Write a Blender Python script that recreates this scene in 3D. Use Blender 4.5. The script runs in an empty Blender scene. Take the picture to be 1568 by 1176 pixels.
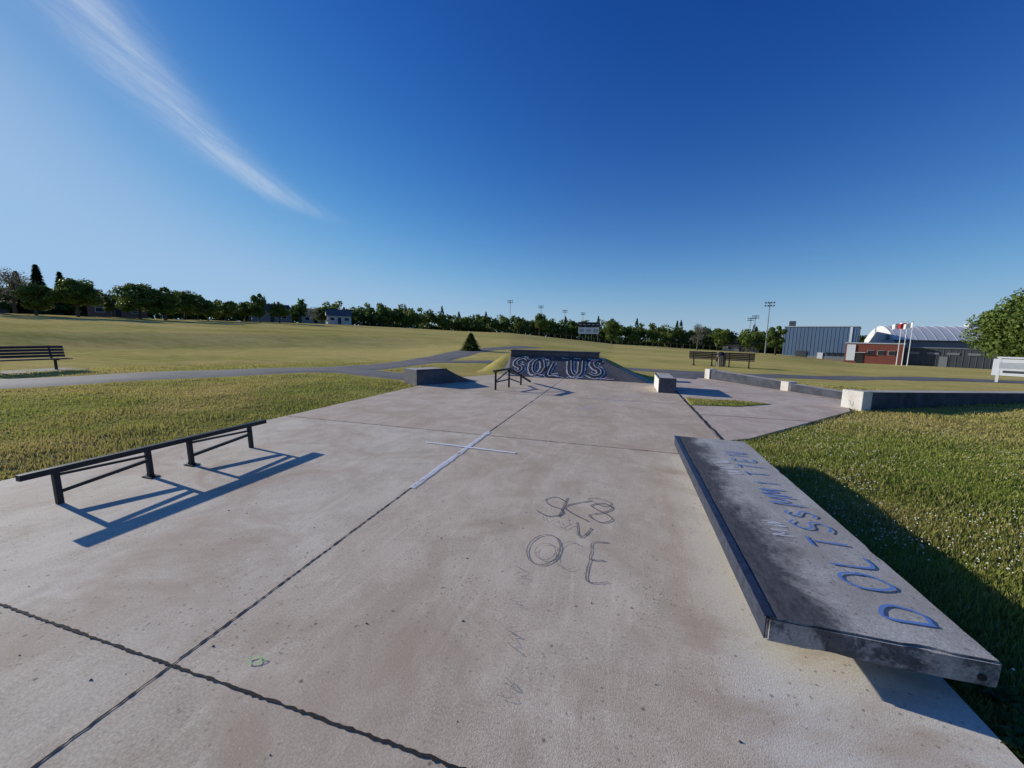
import bpy, bmesh, math, random
import numpy as np
from mathutils import Matrix, Vector, noise as mnoise
random.seed(7); rng=np.random.default_rng(11)
sc=bpy.context.scene
col=sc.collection
rad=math.radians
CAMH=1.7

# ------------------------------------------------------------ terrain
def sstep(a,b,x):
    t=min(1,max(0,(x-a)/(b-a))); return t*t*(3-2*t)
AZT=[(-180,.0),(-100,.012),(-70,.0183),(-40,.0190),(-33,.0150),(-24,.0097),(-16.7,.0076),(-10,-.002),(-1.6,-.0148),(8,-.021),(19,-.027),(25,-.0345),(37,-.0345),(90,-.02),(180,.0)]
AX=[a for a,b in AZT]; AY=[b for a,b in AZT]
PAD1=[(-6.52,-5),(1.66,-5),(1.66,16.6),(-5.2,16.6),(-6.52,14.0)]
PAD2=[(1.662,7.15),(2.2,7.55),(5.55,11.6),(6.6,14.2),(3.75,18.9),(1.662,19.4)]
ISL=[(1.75,10.9),(2.9,11.15),(3.9,11.95),(3.2,12.2),(1.78,12.15)]
def inpoly(x,y,P):
    c=False;n=len(P);j=n-1
    for i in range(n):
        xi,yi=P[i];xj,yj=P[j]
        if (yi>y)!=(yj>y) and x<(xj-xi)*(y-yi)/(yj-yi)+xi: c=not c
        j=i
    return c
def pdist(x,y,P):
    d=1e9;n=len(P)
    for i in range(n):
        ax,ay=P[i];bx,by=P[(i+1)%n]
        vx,vy=bx-ax,by-ay
        t=max(0,min(1,((x-ax)*vx+(y-ay)*vy)/(vx*vx+vy*vy)))
        d=min(d,math.hypot(x-ax-vx*t,y-ay-vy*t))
    return -d if inpoly(x,y,P) else d
def sdpads(x,y): return min(pdist(x,y,PAD1),pdist(x,y,PAD2))
def terr(x,y):
    r=math.hypot(x,y); az=math.degrees(math.atan2(x,y))
    tn=float(np.interp(az,AX,AY))
    z120=CAMH+tn*120
    if r<120:
        left=float(np.interp(r,[0,20,40,43,52,57,120],[0,0,0,.02,.34,.37,1]))
        cen=sstep(14,128,r)*1.03 if r<118 else 1
        w=1-sstep(-34,-20,az) if az>-120 else 0
        z=z120*(w*left+(1-w)*min(1,cen))
    else:
        z=CAMH+tn*min(r,420)
    if r<40:
        d=sdpads(x,y) if (r<32) else 9
        k=sstep(.15,1.5,d)
        z+=-.045+k*.05+k*.05*mnoise.noise(Vector((x*.35,y*.35,0)))
    else:
        z+=.12*mnoise.noise(Vector((x*.06,y*.06,3)))*sstep(40,60,r)
    return z

# ------------------------------------------------------------ node helpers
def mat(name):
    m=bpy.data.materials.new(name); m.use_nodes=True
    nt=m.node_tree; b=nt.nodes['Principled BSDF']
    return m,nt,b
def L(nt,a,b): nt.links.new(a,b)
def ramp(nt,fac,stops):
    r=nt.nodes.new('ShaderNodeValToRGB')
    while len(r.color_ramp.elements)<len(stops): r.color_ramp.elements.new(.5)
    for e,(p,c) in zip(r.color_ramp.elements,stops):
        e.position=p; e.color=(c,c,c,1) if not hasattr(c,'__len__') else (*c,1)
    if fac is not None: L(nt,fac,r.inputs[0])
    return r
def noise(nt,vec,scale,detail=4,rough=.55,dist=0):
    n=nt.nodes.new('ShaderNodeTexNoise'); n.inputs['Scale'].default_value=scale
    n.inputs['Detail'].default_value=detail; n.inputs['Roughness'].default_value=rough; n.inputs['Distortion'].default_value=dist
    if vec is not None: L(nt,vec,n.inputs['Vector'])
    return n
def mapping(nt,vec,scale=(1,1,1),rot=(0,0,0),loc=(0,0,0)):
    m=nt.nodes.new('ShaderNodeMapping'); m.inputs['Scale'].default_value=scale; m.inputs['Rotation'].default_value=rot; m.inputs['Location'].default_value=loc
    L(nt,vec,m.inputs['Vector']); return m
def mix(nt,fac,a,b,mode='MIX'):
    m=nt.nodes.new('ShaderNodeMix'); m.data_type='RGBA'; m.blend_type=mode
    def s(i,v):
        if hasattr(v,'is_linked') or hasattr(v,'links'): L(nt,v,m.inputs[i])
        elif hasattr(v,'__len__'): m.inputs[i].default_value=(*v,1)
        else: m.inputs[i].default_value=v
    s(0,fac); s(6,a); s(7,b); return m.outputs[2]
def math_(nt,op,a,b=None,clamp=False):
    m=nt.nodes.new('ShaderNodeMath'); m.operation=op; m.use_clamp=clamp
    for i,v in enumerate((a,b)):
        if v is None: continue
        if isinstance(v,(int,float)): m.inputs[i].default_value=v
        else: L(nt,v,m.inputs[i])
    return m.outputs[0]
def coords(nt,kind='Object'):
    return nt.nodes.new('ShaderNodeTexCoord').outputs[kind]
def pos(nt): return nt.nodes.new('ShaderNodeNewGeometry').outputs['Position']
def bump(nt,b,h,strength=.3,dist=.01):
    n=nt.nodes.new('ShaderNodeBump'); n.inputs['Strength'].default_value=strength; n.inputs['Distance'].default_value=dist
    L(nt,h,n.inputs['Height']); L(nt,n.outputs[0],b.inputs['Normal'])

def simple(name,c,rough=.6,metal=0,var=.25,scale=6):
    m,nt,b=mat(name); p=coords(nt)
    n=noise(nt,p,scale,5,.6)
    c2=tuple(x*(1-var) for x in c); c3=tuple(min(1,x*(1+var)) for x in c)
    r=ramp(nt,n.outputs[0],[(.3,c2),(.7,c3)])
    L(nt,r.outputs[0],b.inputs['Base Color'])
    b.inputs['Roughness'].default_value=rough; b.inputs['Metallic'].default_value=metal
    b.inputs['Specular IOR Level'].default_value=.3
    return m

def concrete(name,c1,c2,panel=False,stain=.5,speck=True,dark=None):
    m,nt,b=mat(name); p=pos(nt)
    big=noise(nt,p,.45,3,.6,.4); base=mix(nt,ramp(nt,big.outputs[0],[(.3,0),(.7,1)]).outputs[0],c1,c2)
    if panel:
        sx=nt.nodes.new('ShaderNodeSeparateXYZ'); L(nt,p,sx.inputs[0])
        lf=math_(nt,'LESS_THAN',sx.outputs[0],-2.2); lo=math_(nt,'LESS_THAN',sx.outputs[1],1.22)
        hi=math_(nt,'GREATER_THAN',sx.outputs[1],6.05)
        base=mix(nt,math_(nt,'MULTIPLY',lf,.75),base,(c2[0]*1.0,c2[1]*1.035,c2[2]*1.08))
        base=mix(nt,math_(nt,'MULTIPLY',lo,.6),base,(c1[0]*.95,c1[1]*.99,c1[2]*1.0))
        base=mix(nt,math_(nt,'MULTIPLY',hi,.55),base,(c1[0]*.98,c1[1]*.93,c1[2]*.92))
        n1=noise(nt,p,3,4); xx=math_(nt,'ADD',sx.outputs[0],math_(nt,'MULTIPLY',n1.outputs[0],.12))
        r_=nt.nodes.new('ShaderNodeMapRange'); r_.inputs[1].default_value=.56; r_.inputs[2].default_value=.86; L(nt,xx,r_.inputs[0])
        yr=nt.nodes.new('ShaderNodeMapRange'); yr.inputs[1].default_value=6.3; yr.inputs[2].default_value=5.8; L(nt,sx.outputs[1],yr.inputs[0])
        strip=math_(nt,'MULTIPLY',math_(nt,'MULTIPLY',r_.outputs[0],yr.outputs[0]),.8)
    med=noise(nt,p,2.3,5,.7,.8)
    base=mix(nt,ramp(nt,med.outputs[0],[(.38,0),(.68,min(1,stain*1.2))]).outputs[0],base,tuple(x*.70 for x in c1))
    st=noise(nt,mapping(nt,p,(7,1.2,1),(0,0,.5)).outputs[0],1.4,5,.7,.9)
    base=mix(nt,ramp(nt,st.outputs[0],[(.50,0),(.72,.45)]).outputs[0],base,tuple(min(1,x*1.2) for x in c2))
    if panel: base=mix(nt,strip,base,(.76,.70,.57))
    gr=noise(nt,p,75,3,.7); base=mix(nt,.45,base,ramp(nt,gr.outputs[0],[(.3,.22),(.75,.95)]).outputs[0],'OVERLAY')
    lg=noise(nt,mapping(nt,p,(1,1,1),(0,0,0),(13,5,0)).outputs[0],.8,4,.65,1.2)
    base=mix(nt,ramp(nt,lg.outputs[0],[(.46,0),(.68,.75)]).outputs[0],base,(c1[0]*.78,c1[1]*.72,c1[2]*.68))
    base=mix(nt,ramp(nt,lg.outputs[0],[(.28,.35),(.42,0)]).outputs[0],base,tuple(min(1,x*1.12) for x in c2))
    if speck:
        v=nt.nodes.new('ShaderNodeTexVoronoi'); v.inputs['Scale'].default_value=22; L(nt,p,v.inputs['Vector'])
        msk=noise(nt,p,1.1,4,.6)
        f=math_(nt,'MULTIPLY',ramp(nt,v.outputs['Distance'],[(.08,1),(.22,0)]).outputs[0],ramp(nt,msk.outputs[0],[(.4,.15),(.62,.9)]).outputs[0])
        base=mix(nt,f,base,tuple(x*.40 for x in c1))
        v2=nt.nodes.new('ShaderNodeTexVoronoi'); v2.inputs['Scale'].default_value=6.5; L(nt,p,v2.inputs['Vector'])
        f2=ramp(nt,v2.outputs['Distance'],[(.03,.7),(.085,0)]).outputs[0]
        base=mix(nt,f2,base,(.07,.06,.055))
        v3=nt.nodes.new('ShaderNodeTexVoronoi'); v3.inputs['Scale'].default_value=38; L(nt,p,v3.inputs['Vector'])
        base=mix(nt,ramp(nt,v3.outputs['Distance'],[(.06,.5),(.16,0)]).outputs[0],base,tuple(min(1,x*1.3) for x in c2))
    if dark:
        dn=noise(nt,mapping(nt,p,(1,.35,1)).outputs[0],22,5,.75)
        base=mix(nt,dark(nt,p),base,ramp(nt,dn.outputs[0],[(.35,(.022,.024,.03)),(.7,(.10,.10,.11))]).outputs[0])
    L(nt,base,b.inputs['Base Color']); b.inputs['Roughness'].default_value=.85; b.inputs['Specular IOR Level'].default_value=.25
    fine=noise(nt,p,140,2,.5)
    bump(nt,b,fine.outputs[0],.35,.004)
    return m
M_conc=concrete('pad_concrete',(.60,.485,.355),(.69,.58,.435),True)
M_conc2=concrete('plaza_concrete',(.58,.46,.36),(.65,.54,.43),False)
def ledge_dark(nt,p):
    sx=nt.nodes.new('ShaderNodeSeparateXYZ'); L(nt,p,sx.inputs[0])
    n=noise(nt,p,2.2,6,.7,.5); n2=noise(nt,p,28,5,.7)
    v=math_(nt,'ADD',sx.outputs[0],math_(nt,'MULTIPLY',n.outputs[0],-.75))
    v=math_(nt,'ADD',v,math_(nt,'MULTIPLY',n2.outputs[0],.25))
    return ramp(nt,v,[(.72,.93),(.96,.06)]).outputs[0]
M_ledge=concrete('ledge_concrete',(.42,.40,.36),(.52,.50,.46),False,.45,True,ledge_dark)
def blot(nt,p):
    n=noise(nt,p,4,6,.7,.5); return ramp(nt,n.outputs[0],[(.44,.0),(.52,.85)]).outputs[0]
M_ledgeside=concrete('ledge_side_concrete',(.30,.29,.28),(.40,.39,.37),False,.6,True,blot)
M_block=concrete('obstacle_concrete',(.46,.42,.37),(.56,.52,.46),False,.6)
def qd(nt,p):
    n=noise(nt,p,1.5,5,.6,.3); return ramp(nt,n.outputs[0],[(.3,.9),(.7,.6)]).outputs[0]
M_bank=concrete('painted_shaded_concrete',(.20,.205,.23),(.27,.275,.31),False,.5,True,qd)  # painted bank grey; shade of kicker and deck faces is put into it too
M_dkwall=simple('dark_wall_concrete',(.05,.055,.07),.8,0,.5,3)  # dark wall sides; the long wall's shade is put into this colour
M_white=concrete('pale_concrete',(.56,.54,.49),(.66,.64,.58),False,.3)  # pale concrete; the grind block's sunlit side is put into this colour
M_asph=concrete('path_asphalt',(.15,.145,.14),(.19,.185,.175),False,.3,False)
M_blacksteel=simple('black_painted_steel',(.025,.027,.033),.45,.3,.4,20)
M_navysteel=simple('worn_navy_steel',(.035,.045,.075),.4,.3,.5,14)
M_galv=simple('galvanised_steel',(.25,.26,.27),.5,.6,.2,10)
M_joint=simple('joint_filler',(.03,.027,.025),.95,0,.4,40)
M_bark=simple('bark',(.09,.07,.05),.9,0,.4,3)

def paint(name,c,cover=.55,scale=30):
    m,nt,b=mat(name); p=pos(nt)
    n=noise(nt,p,scale,5,.75); n2=noise(nt,p,3.5,4,.6)
    s=math_(nt,'ADD',n.outputs[0],math_(nt,'MULTIPLY',n2.outputs[0],.6))
    a=ramp(nt,s,[(max(0,.95-cover*.5-.12),0),(min(1,.95-cover*.5+.08),1)]).outputs[0]
    a=math_(nt,'MULTIPLY',a,min(1,.35+cover*.7))
    L(nt,a,b.inputs['Alpha']); b.inputs['Base Color'].default_value=(*c,1); b.inputs['Roughness'].default_value=.7
    return m
M_pwhite=paint('worn_white_paint',(.82,.86,.95),.62,22)
M_ppatch=paint('hazy_white_paint',(.70,.76,.88),.5,14)
nt_=M_ppatch.node_tree; n_=noise(nt_,pos(nt_),3.2,6,.75); L(nt_,ramp(nt_,n_.outputs[0],[(.46,0),(.75,.5)]).outputs[0],nt_.nodes['Principled BSDF'].inputs['Alpha'])
M_pblue=paint('worn_blue_paint',(.10,.23,.55),.8)
M_pgrey=paint('faded_grey_paint',(.10,.11,.14),.52,40)
M_pgreen=paint('green_paint',(.35,.6,.3),.6)
M_pink=paint('pink_paint',(.6,.25,.38),.9)
M_pfaint=paint('faint_grey_paint',(.14,.15,.18),.32,30)
M_pw3=paint('scuffed_white_paint',(.82,.86,.92),.52,9)
M_pw4=paint('cross_white_paint',(.85,.88,.92),.85,12)
M_pgl=simple('grey_white_paint',(.60,.61,.64),.7,0,.14,5); M_pgk=simple('charcoal_paint',(.045,.046,.052),.7,0,.4,6)

def grasscol(nt,p):
    n=noise(nt,p,.22,5,.6,.3); n2=noise(nt,p,1.3,5,.6); n3=noise(nt,mapping(nt,p,(.035,.10,1),(0,0,.2)).outputs[0],1,4,.6)
    g=mix(nt,ramp(nt,n2.outputs[0],[(.3,0),(.7,1)]).outputs[0],(.155,.205,.028),(.28,.31,.055))
    f=ramp(nt,n.outputs[0],[(.43,0),(.64,1)]).outputs[0]
    g=mix(nt,math_(nt,'MULTIPLY',f,.9),g,(.48,.35,.14))
    sx=nt.nodes.new('ShaderNodeVectorMath'); sx.operation='LENGTH'; L(nt,p,sx.inputs[0])
    mr=nt.nodes.new('ShaderNodeMapRange'); mr.inputs[1].default_value=7; mr.inputs[2].default_value=26; L(nt,sx.outputs['Value'],mr.inputs[0])
    ff=math_(nt,'MULTIPLY',mr.outputs[0],ramp(nt,n3.outputs[0],[(.32,.42),(.6,1)]).outputs[0])
    g=mix(nt,ff,g,(.58,.465,.165))
    n4=noise(nt,mapping(nt,p,(.5,1.4,1)).outputs[0],1,6,.75)
    g=mix(nt,.6,g,ramp(nt,n4.outputs[0],[(.3,.3),(.7,.7)]).outputs[0],'OVERLAY')
    return g
m,nt,b=mat('field_grass'); M_grass=m
p=pos(nt); g=grasscol(nt,p)
fn=noise(nt,p,35,4,.7); g=mix(nt,.6,g,ramp(nt,fn.outputs[0],[(.3,.15),(.7,.85)]).outputs[0],'OVERLAY')
L(nt,g,b.inputs['Base Color']); b.inputs['Roughness'].default_value=1; b.inputs['Specular IOR Level'].default_value=.0
n5=noise(nt,p,9,5,.8); bump(nt,b,n5.outputs[0],.6,.06)
def translu(nt,b,g,f):
    tr=nt.nodes.new('ShaderNodeBsdfTranslucent'); L(nt,g,tr.inputs[0])
    ms=nt.nodes.new('ShaderNodeMixShader'); ms.inputs[0].default_value=f
    L(nt,b.outputs[0],ms.inputs[1]); L(nt,tr.outputs[0],ms.inputs[2]); L(nt,ms.outputs[0],nt.nodes['Material Output'].inputs[0])
m,nt,b=mat('grass_blades'); M_blade=m
p=pos(nt); g=grasscol(nt,p)
at=nt.nodes.new('ShaderNodeAttribute'); at.attribute_name='rnd'
g=mix(nt,ramp(nt,at.outputs['Fac'],[(.0,.0),(1,.5)]).outputs[0],g,(.27,.31,.07))
g=mix(nt,ramp(nt,at.outputs['Fac'],[(.86,.0),(.9,.8)]).outputs[0],g,(.48,.38,.18))
L(nt,g,b.inputs['Base Color']); b.inputs['Roughness'].default_value=.7; b.inputs['Specular IOR Level'].default_value=.2
translu(nt,b,g,.4)

def leafmat(name,c1,c2,c3):
    m,nt,b=mat(name); at=nt.nodes.new('ShaderNodeAttribute'); at.attribute_name='rnd'
    n=noise(nt,coords(nt),.55,3,.6)
    g=mix(nt,ramp(nt,n.outputs[0],[(.35,0),(.65,1)]).outputs[0],c1,c2)
    g=mix(nt,ramp(nt,at.outputs['Fac'],[(.3,0),(1,.7)]).outputs[0],g,c3)
    L(nt,g,b.inputs['Base Color']); b.inputs['Roughness'].default_value=.6; b.inputs['Specular IOR Level'].default_value=.2
    translu(nt,b,g,.35); return m
M_leaf=leafmat('maple_leaves',(.065,.115,.02),(.115,.17,.03),(.19,.23,.05))
M_leaf2=leafmat('light_leaves',(.085,.14,.026),(.13,.19,.038),(.22,.26,.07))
M_needle=leafmat('conifer_needles',(.025,.055,.022),(.04,.075,.03),(.07,.11,.04))
M_grayleaf=leafmat('sparse_grey_leaves',(.14,.14,.11),(.18,.18,.14),(.24,.24,.18))
M_flower=simple('clover_white',(.74,.72,.64),.8,0,.1,30)
M_weed=leafmat('weed_leaves',(.05,.11,.02),(.08,.15,.03),(.14,.2,.05))

# ------------------------------------------------------------ mesh builder
class B:
    def __init__(s): s.v=[];s.f=[];s.m=[];s.mats=[]
    def mi(s,m):
        if m not in s.mats: s.mats.append(m)
        return s.mats.index(m)
    def add(s,vs,fs,m):
        o=len(s.v); s.v+= [tuple(v) for v in vs]; k=s.mi(m)
        for f in fs: s.f.append(tuple(i+o for i in f)); s.m.append(k)
    def box(s,c,size,m,rot=0,bev=0,tilt=None):
        bm=bmesh.new(); bmesh.ops.create_cube(bm,size=1)
        bmesh.ops.scale(bm,vec=size,verts=bm.verts)
        if bev: bmesh.ops.bevel(bm,geom=bm.edges[:],offset=bev,segments=2,affect='EDGES',profile=.6)
        R=Matrix.Rotation(rot,4,'Z')
        if tilt: R=R@Matrix.Rotation(tilt[0],4,tilt[1])
        bm.transform(Matrix.Translation(c)@R); bm.verts.index_update()
        s.add([v.co[:] for v in bm.verts],[[v.index for v in f.verts] for f in bm.faces],m); bm.free()
    def cyl(s,p0,p1,r0,r1,m,seg=8,cap=True):
        p0=Vector(p0);p1=Vector(p1);d=(p1-p0).normalized()
        a=d.orthogonal().normalized();b=d.cross(a)
        vs=[];
        for P,r in((p0,r0),(p1,r1)):
            for i in range(seg):
                t=2*math.pi*i/seg; vs.append(P+a*math.cos(t)*r+b*math.sin(t)*r)
        fs=[(i,(i+1)%seg,seg+(i+1)%seg,seg+i) for i in range(seg)]
        if cap: fs+= [tuple(range(seg))[::-1],tuple(range(seg,2*seg))]
        s.add(vs,fs,m)
    def bar(s,p0,p1,w,h,m):
        p0=Vector(p0);p1=Vector(p1);d=(p1-p0).normalized()
        side=d.cross(Vector((0,0,1)));
        if side.length<.01: side=Vector((1,0,0))
        side.normalize(); u=side.cross(d)
        vs=[P+side*a*w/2+u*b_*h/2 for P in(p0,p1) for a,b_ in((-1,-1),(1,-1),(1,1),(-1,1))]
        s.add(vs,[(0,1,5,4),(1,2,6,5),(2,3,7,6),(3,0,4,7),(3,2,1,0),(4,5,6,7)],m)
    def prism(s,poly,z0,z1,m,mside=None):
        n=len(poly); vs=[(x,y,z0) for x,y in poly]+[(x,y,z1) for x,y in poly]
        s.add(vs,[tuple(range(n,2*n))],m)
        s.add(vs,[(i,(i+1)%n,n+(i+1)%n,n+i) for i in range(n)],mside or m)
    def obj(s,name,smooth=False,loc=None,rot=0):
        me=bpy.data.meshes.new(name); me.from_pydata(s.v,[],s.f)
        for m in s.mats: me.materials.append(m)
        me.polygons.foreach_set('material_index',s.m)
        if smooth: me.polygons.foreach_set('use_smooth',[True]*len(s.f))
        me.update(); bm=bmesh.new(); bm.from_mesh(me); bmesh.ops.recalc_face_normals(bm,faces=bm.faces); bm.to_mesh(me); bm.free()
        o=bpy.data.objects.new(name,me); col.objects.link(o)
        if loc is not None: o.location=loc
        o.rotation_euler[2]=rot
        return o
def npmesh(name,V,k,mats,mi=None,rnd=None,extra=None):
    n=len(V)//k; ev,ef,em=(extra if extra else ([],[],0))
    VV=np.concatenate([V,np.array(ev,dtype=float).reshape(-1,3)]) if len(ev) else V
    me=bpy.data.meshes.new(name)
    me.vertices.add(len(VV)); me.vertices.foreach_set('co',VV.astype(np.float32).ravel())
    idx=list(range(n*k)); ls=list(range(0,n*k,k))
    el=[];es=[];c=n*k
    for f in ef:
        es.append(c); c+=len(f); el+= [i+n*k for i in f]
    me.loops.add(n*k+len(el)); me.loops.foreach_set('vertex_index',np.array(idx+el,dtype=np.int32))
    me.polygons.add(n+len(ef)); me.polygons.foreach_set('loop_start',np.array(ls+es,dtype=np.int32))
    mm=np.zeros(n+len(ef),dtype=np.int32)
    if mi is not None: mm[:n]=mi
    mm[n:]=em
    for m in mats: me.materials.append(m)
    me.polygons.foreach_set('material_index',mm)
    if rnd is not None:
        a=me.attributes.new('rnd','FLOAT','POINT'); r=np.zeros(len(VV),dtype=np.float32); r[:n*k]=np.repeat(rnd,k); a.data.foreach_set('value',r)
    me.update(calc_edges=True); me.validate()
    return me
def link(name,me,loc=(0,0,0),rot=0,s=1):
    o=bpy.data.objects.new(name,me); col.objects.link(o); o.location=loc; o.rotation_euler[2]=rot
    o.scale=(s,s,s) if not hasattr(s,'__len__') else s
    return o

# ------------------------------------------------------------ ground sheet
def axis():
    a=[0];st=.3
    while a[-1]<13: a.append(a[-1]+.3)
    while a[-1]<2500:
        st*=1.055; a.append(a[-1]+st)
    return a
ap=axis(); xs=[-v for v in ap[:0:-1]]+ap; ys=[v for v in xs if v>-60 or v<-2000 or abs(v+300)<60]
b=B(); nx=len(xs);ny=len(ys)
vs=[(x,y,terr(x,y)) for y in ys for x in xs]
fs=[(j*nx+i,j*nx+i+1,(j+1)*nx+i+1,(j+1)*nx+i) for j in range(ny-1) for i in range(nx-1)]
b.add(vs,fs,M_grass); b.obj('grass_ground',True)

b=B(); b.prism(PAD1,-.15,0,M_conc); b.obj('concrete_pad')
b=B(); b.prism(PAD2,-.15,-.004,M_conc2); b.obj('concrete_plaza')
def ribbonpts(pts,w,jit=0):
    out=[];n=len(pts)
    for i,(x,y) in enumerate(pts):
        x0,y0=pts[max(0,i-1)];x1,y1=pts[min(n-1,i+1)]
        dx,dy=x1-x0,y1-y0;l=math.hypot(dx,dy) or 1; nx_,ny_=-dy/l,dx/l
        a=w/2*(1+random.uniform(-jit,jit)); c=w/2*(1+random.uniform(-jit,jit))
        out.append(((x+nx_*a,y+ny_*a),(x-nx_*c,y-ny_*c)))
    return out
def stroke(b,pts,w,m,z0=.004,jit=.15,M=None,rise=.00003):
    rb=ribbonpts(pts,w,jit); vs=[]
    for i,(p_,q) in enumerate(rb):
        for t in (p_,q):
            v=Vector((t[0],t[1],z0+i*rise)); vs.append(M@v if M else v)
    b.add(vs,[(2*i,2*i+1,2*i+3,2*i+2) for i in range(len(rb)-1)],m)
def line(x0,y0,x1,y1,step=.03,wob=.004):
    n=max(2,int(math.hypot(x1-x0,y1-y0)/step)); l=[]
    for i in range(n+1):
        t=i/n; l.append((x0+(x1-x0)*t+random.uniform(-wob,wob),y0+(y1-y0)*t+random.uniform(-wob,wob)))
    return l
def cat(pts,n=6):
    out=[];P=[pts[0]]+list(pts)+[pts[-1]]
    for i in range(1,len(P)-2):
        for k in range(n):
            t=k/n; a,b_,c,d=P[i-1],P[i],P[i+1],P[i+2]
            out.append(tuple(.5*((2*b_[j])+(-a[j]+c[j])*t+(2*a[j]-5*b_[j]+4*c[j]-d[j])*t*t+(-a[j]+3*b_[j]-3*c[j]+d[j])*t**3) for j in(0,1)))
    out.append(tuple(pts[-1])); return out
b=B()
def joint(x0,y0,x1,y1,w,z,st=.022):
    stroke(b,line(x0,y0,x1,y1,st,.0012),w,M_joint,z,.75,None,0)
joint(-2.06,-1,-2.2,3.6,.012,.003); joint(-2.2,3.6,-2.36,15.6,.014,.0034,.06)
for yy,w,st in((1.205,.013,.022),(6.06,.012,.05),(10.9,.013,.08),(-2.2,.01,.05)): joint(-6.5,yy,1.64,yy+.02,w,.0045,st)
b.obj('pavement_joint')
b=B(); stroke(b,line(1.70,7.2,1.70,16.5,.2,.01),.05,M_joint,.001,.3); stroke(b,line(1.70,9.6,4.1,9.7,.2),.02,M_joint,.0005,.3)
stroke(b,line(1.7,14,6.4,14.1,.2),.02,M_joint,.0005,.3); b.obj('plaza_joint')
b=B()
stroke(b,line(-2.19,3.62,-2.24,6.3,.1),.075,M_pw3,.007,.3)
stroke(b,line(-2.95,5.32,-1.45,5.25,.1),.055,M_pw4,.009,.3)
b.obj('painted_cross_marking')
b=B()
def patch(cx,cy,rx,ry,m,z):
    pts=[(cx+rx*math.cos(t)*random.uniform(.75,1.1),cy+ry*math.sin(t)*random.uniform(.75,1.1)) for t in [i*math.pi/12 for i in range(24)]]
    b.add([(x,y,z) for x,y in pts],[tuple(range(24))],m)
patch(-.35,11.0,.6,.5,M_ppatch,.006); patch(-.85,9.4,.28,.4,M_ppatch,.006); patch(.3,12.1,.3,.7,M_ppatch,.008)
b.obj('pale_paint_patch')

# ------------------------------------------------------------ glyph strokes
def circ(cx,cy,rx,ry,n=20,a0=0,a1=2*math.pi): return [(cx+rx*math.cos(a0+(a1-a0)*i/n),cy+ry*math.sin(a0+(a1-a0)*i/n)) for i in range(n+1)]
G={'B':[[(0,0),(0,1)],[(0,1),(.5,.98),(.62,.78),(.4,.56),(0,.52)],[(0,.52),(.5,.52),(.74,.3),(.5,.03),(0,0)]],
'O':[circ(.37,.5,.36,.5,12)],'R':[[(0,0),(0,1)],[(0,1),(.5,.97),(.62,.76),(.4,.55),(0,.5)],[(.15,.5),(.7,0)]],
'E':[[(.65,0),(0,.02),(0,1),(.65,.98)],[(0,.5),(.5,.52)]],'D':[[(0,0),(0,1),(.45,.95),(.72,.5),(.45,.05),(0,0)]],
'S':[[(.65,.85),(.35,1),(.05,.8),(.2,.55),(.55,.42),(.62,.15),(.3,0),(0,.15)]],'M':[[(0,0),(.05,1),(.38,.35),(.7,1),(.78,0)]],
'K':[[(0,0),(.02,1)],[(.65,1),(.05,.5),(.7,0)]],'8':[[(.35,.5),(.08,.75),(.35,1),(.62,.75),(.35,.5),(.05,.25),(.35,0),(.66,.25),(.35,.5)]],'L':[[(0,1),(.02,0),(.6,0)]],
'I':[[(.3,0),(.32,1)]],'N':[[(0,0),(0,1),(.6,0),(.62,1)]],'W':[[(0,1),(.2,0),(.4,.7),(.6,0),(.8,1)]],'U':[[(0,1),(.05,.2),(.35,0),(.62,.2),(.65,1)]],'T':[[(0,1),(.7,1)],[(.35,1),(.35,0)]]}
def text(b,s_,M,h,adv,w,m,z0=.003,jit=.03):
    x=0;k=0
    for ch in s_:
        sc_=random.uniform(.85,1.1); dy=random.uniform(-.06,.06)*h
        if ch in G:
            for st in G[ch]:
                pts=[(x+px*h*.85*sc_+random.uniform(-jit,jit)*h,dy+py*h*sc_+random.uniform(-jit,jit)*h) for px,py in st]
                stroke(b,cat(pts,5) if len(pts)>2 else line(*pts[0],*pts[-1],.05,.002),w,m,z0+k*.0004,.25,M,.00001); k+=1
        x+=adv*random.uniform(.9,1.1)
b=B(); g=M_pgrey
text(b,'SK8',Matrix.Translation((-.74,3.48,0)),.44,.245,.016,g,.004,.03)
tg=[cat(c_,6) for c_ in ([(-.3,3.98),(-.2,4.03),(-.05,3.95),(-.1,3.85),(-.22,3.9)],[(-.34,3.42),(-.28,3.15),(-.2,3.35),(-.24,3.2)],
 [(-.04,3.14),(-.17,3.10),(-.17,2.95),(-.17,2.85),(-.06,2.86)],[(-.17,2.85),(-.18,2.7),(-.16,2.56),(-.02,2.6)])]+[circ(-.54,2.88,.13,.23)]
for i,t_ in enumerate(tg): stroke(b,t_,.012,g,.004+i*.0004,.3)
for i,t_ in enumerate([circ(-.52,2.84,.08,.12),circ(-.33,2.85,.1,.2,14,.9,5.4),cat([(-.66,3.42),(-.6,3.3),(-.52,3.4),(-.45,3.25),(-.38,3.36)],6)]): stroke(b,t_,.011,M_pfaint,.009+i*.0004,.3)
zz=[]
for i in range(34):
    t=i/33; zz.append((-.64+.2*t+(.045 if i%2 else -.045)*random.uniform(.3,1.3),2.55-1.05*t+random.uniform(-.025,.025)))
for a_,c_ in ((0,6),(9,13),(17,24),(28,33)): stroke(b,cat(zz[a_:c_],3),.007,M_pfaint,.012,.3)
stroke(b,cat([(-1.79,1.36),(-1.75,1.39),(-1.72,1.36),(-1.76,1.34),(-1.79,1.37)]),.010,M_pgreen,.006)
stroke(b,cat([(-1.74,1.38),(-1.70,1.385),(-1.72,1.35)]),.008,M_pgreen,.006)
b.obj('ground_graffiti')

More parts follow.
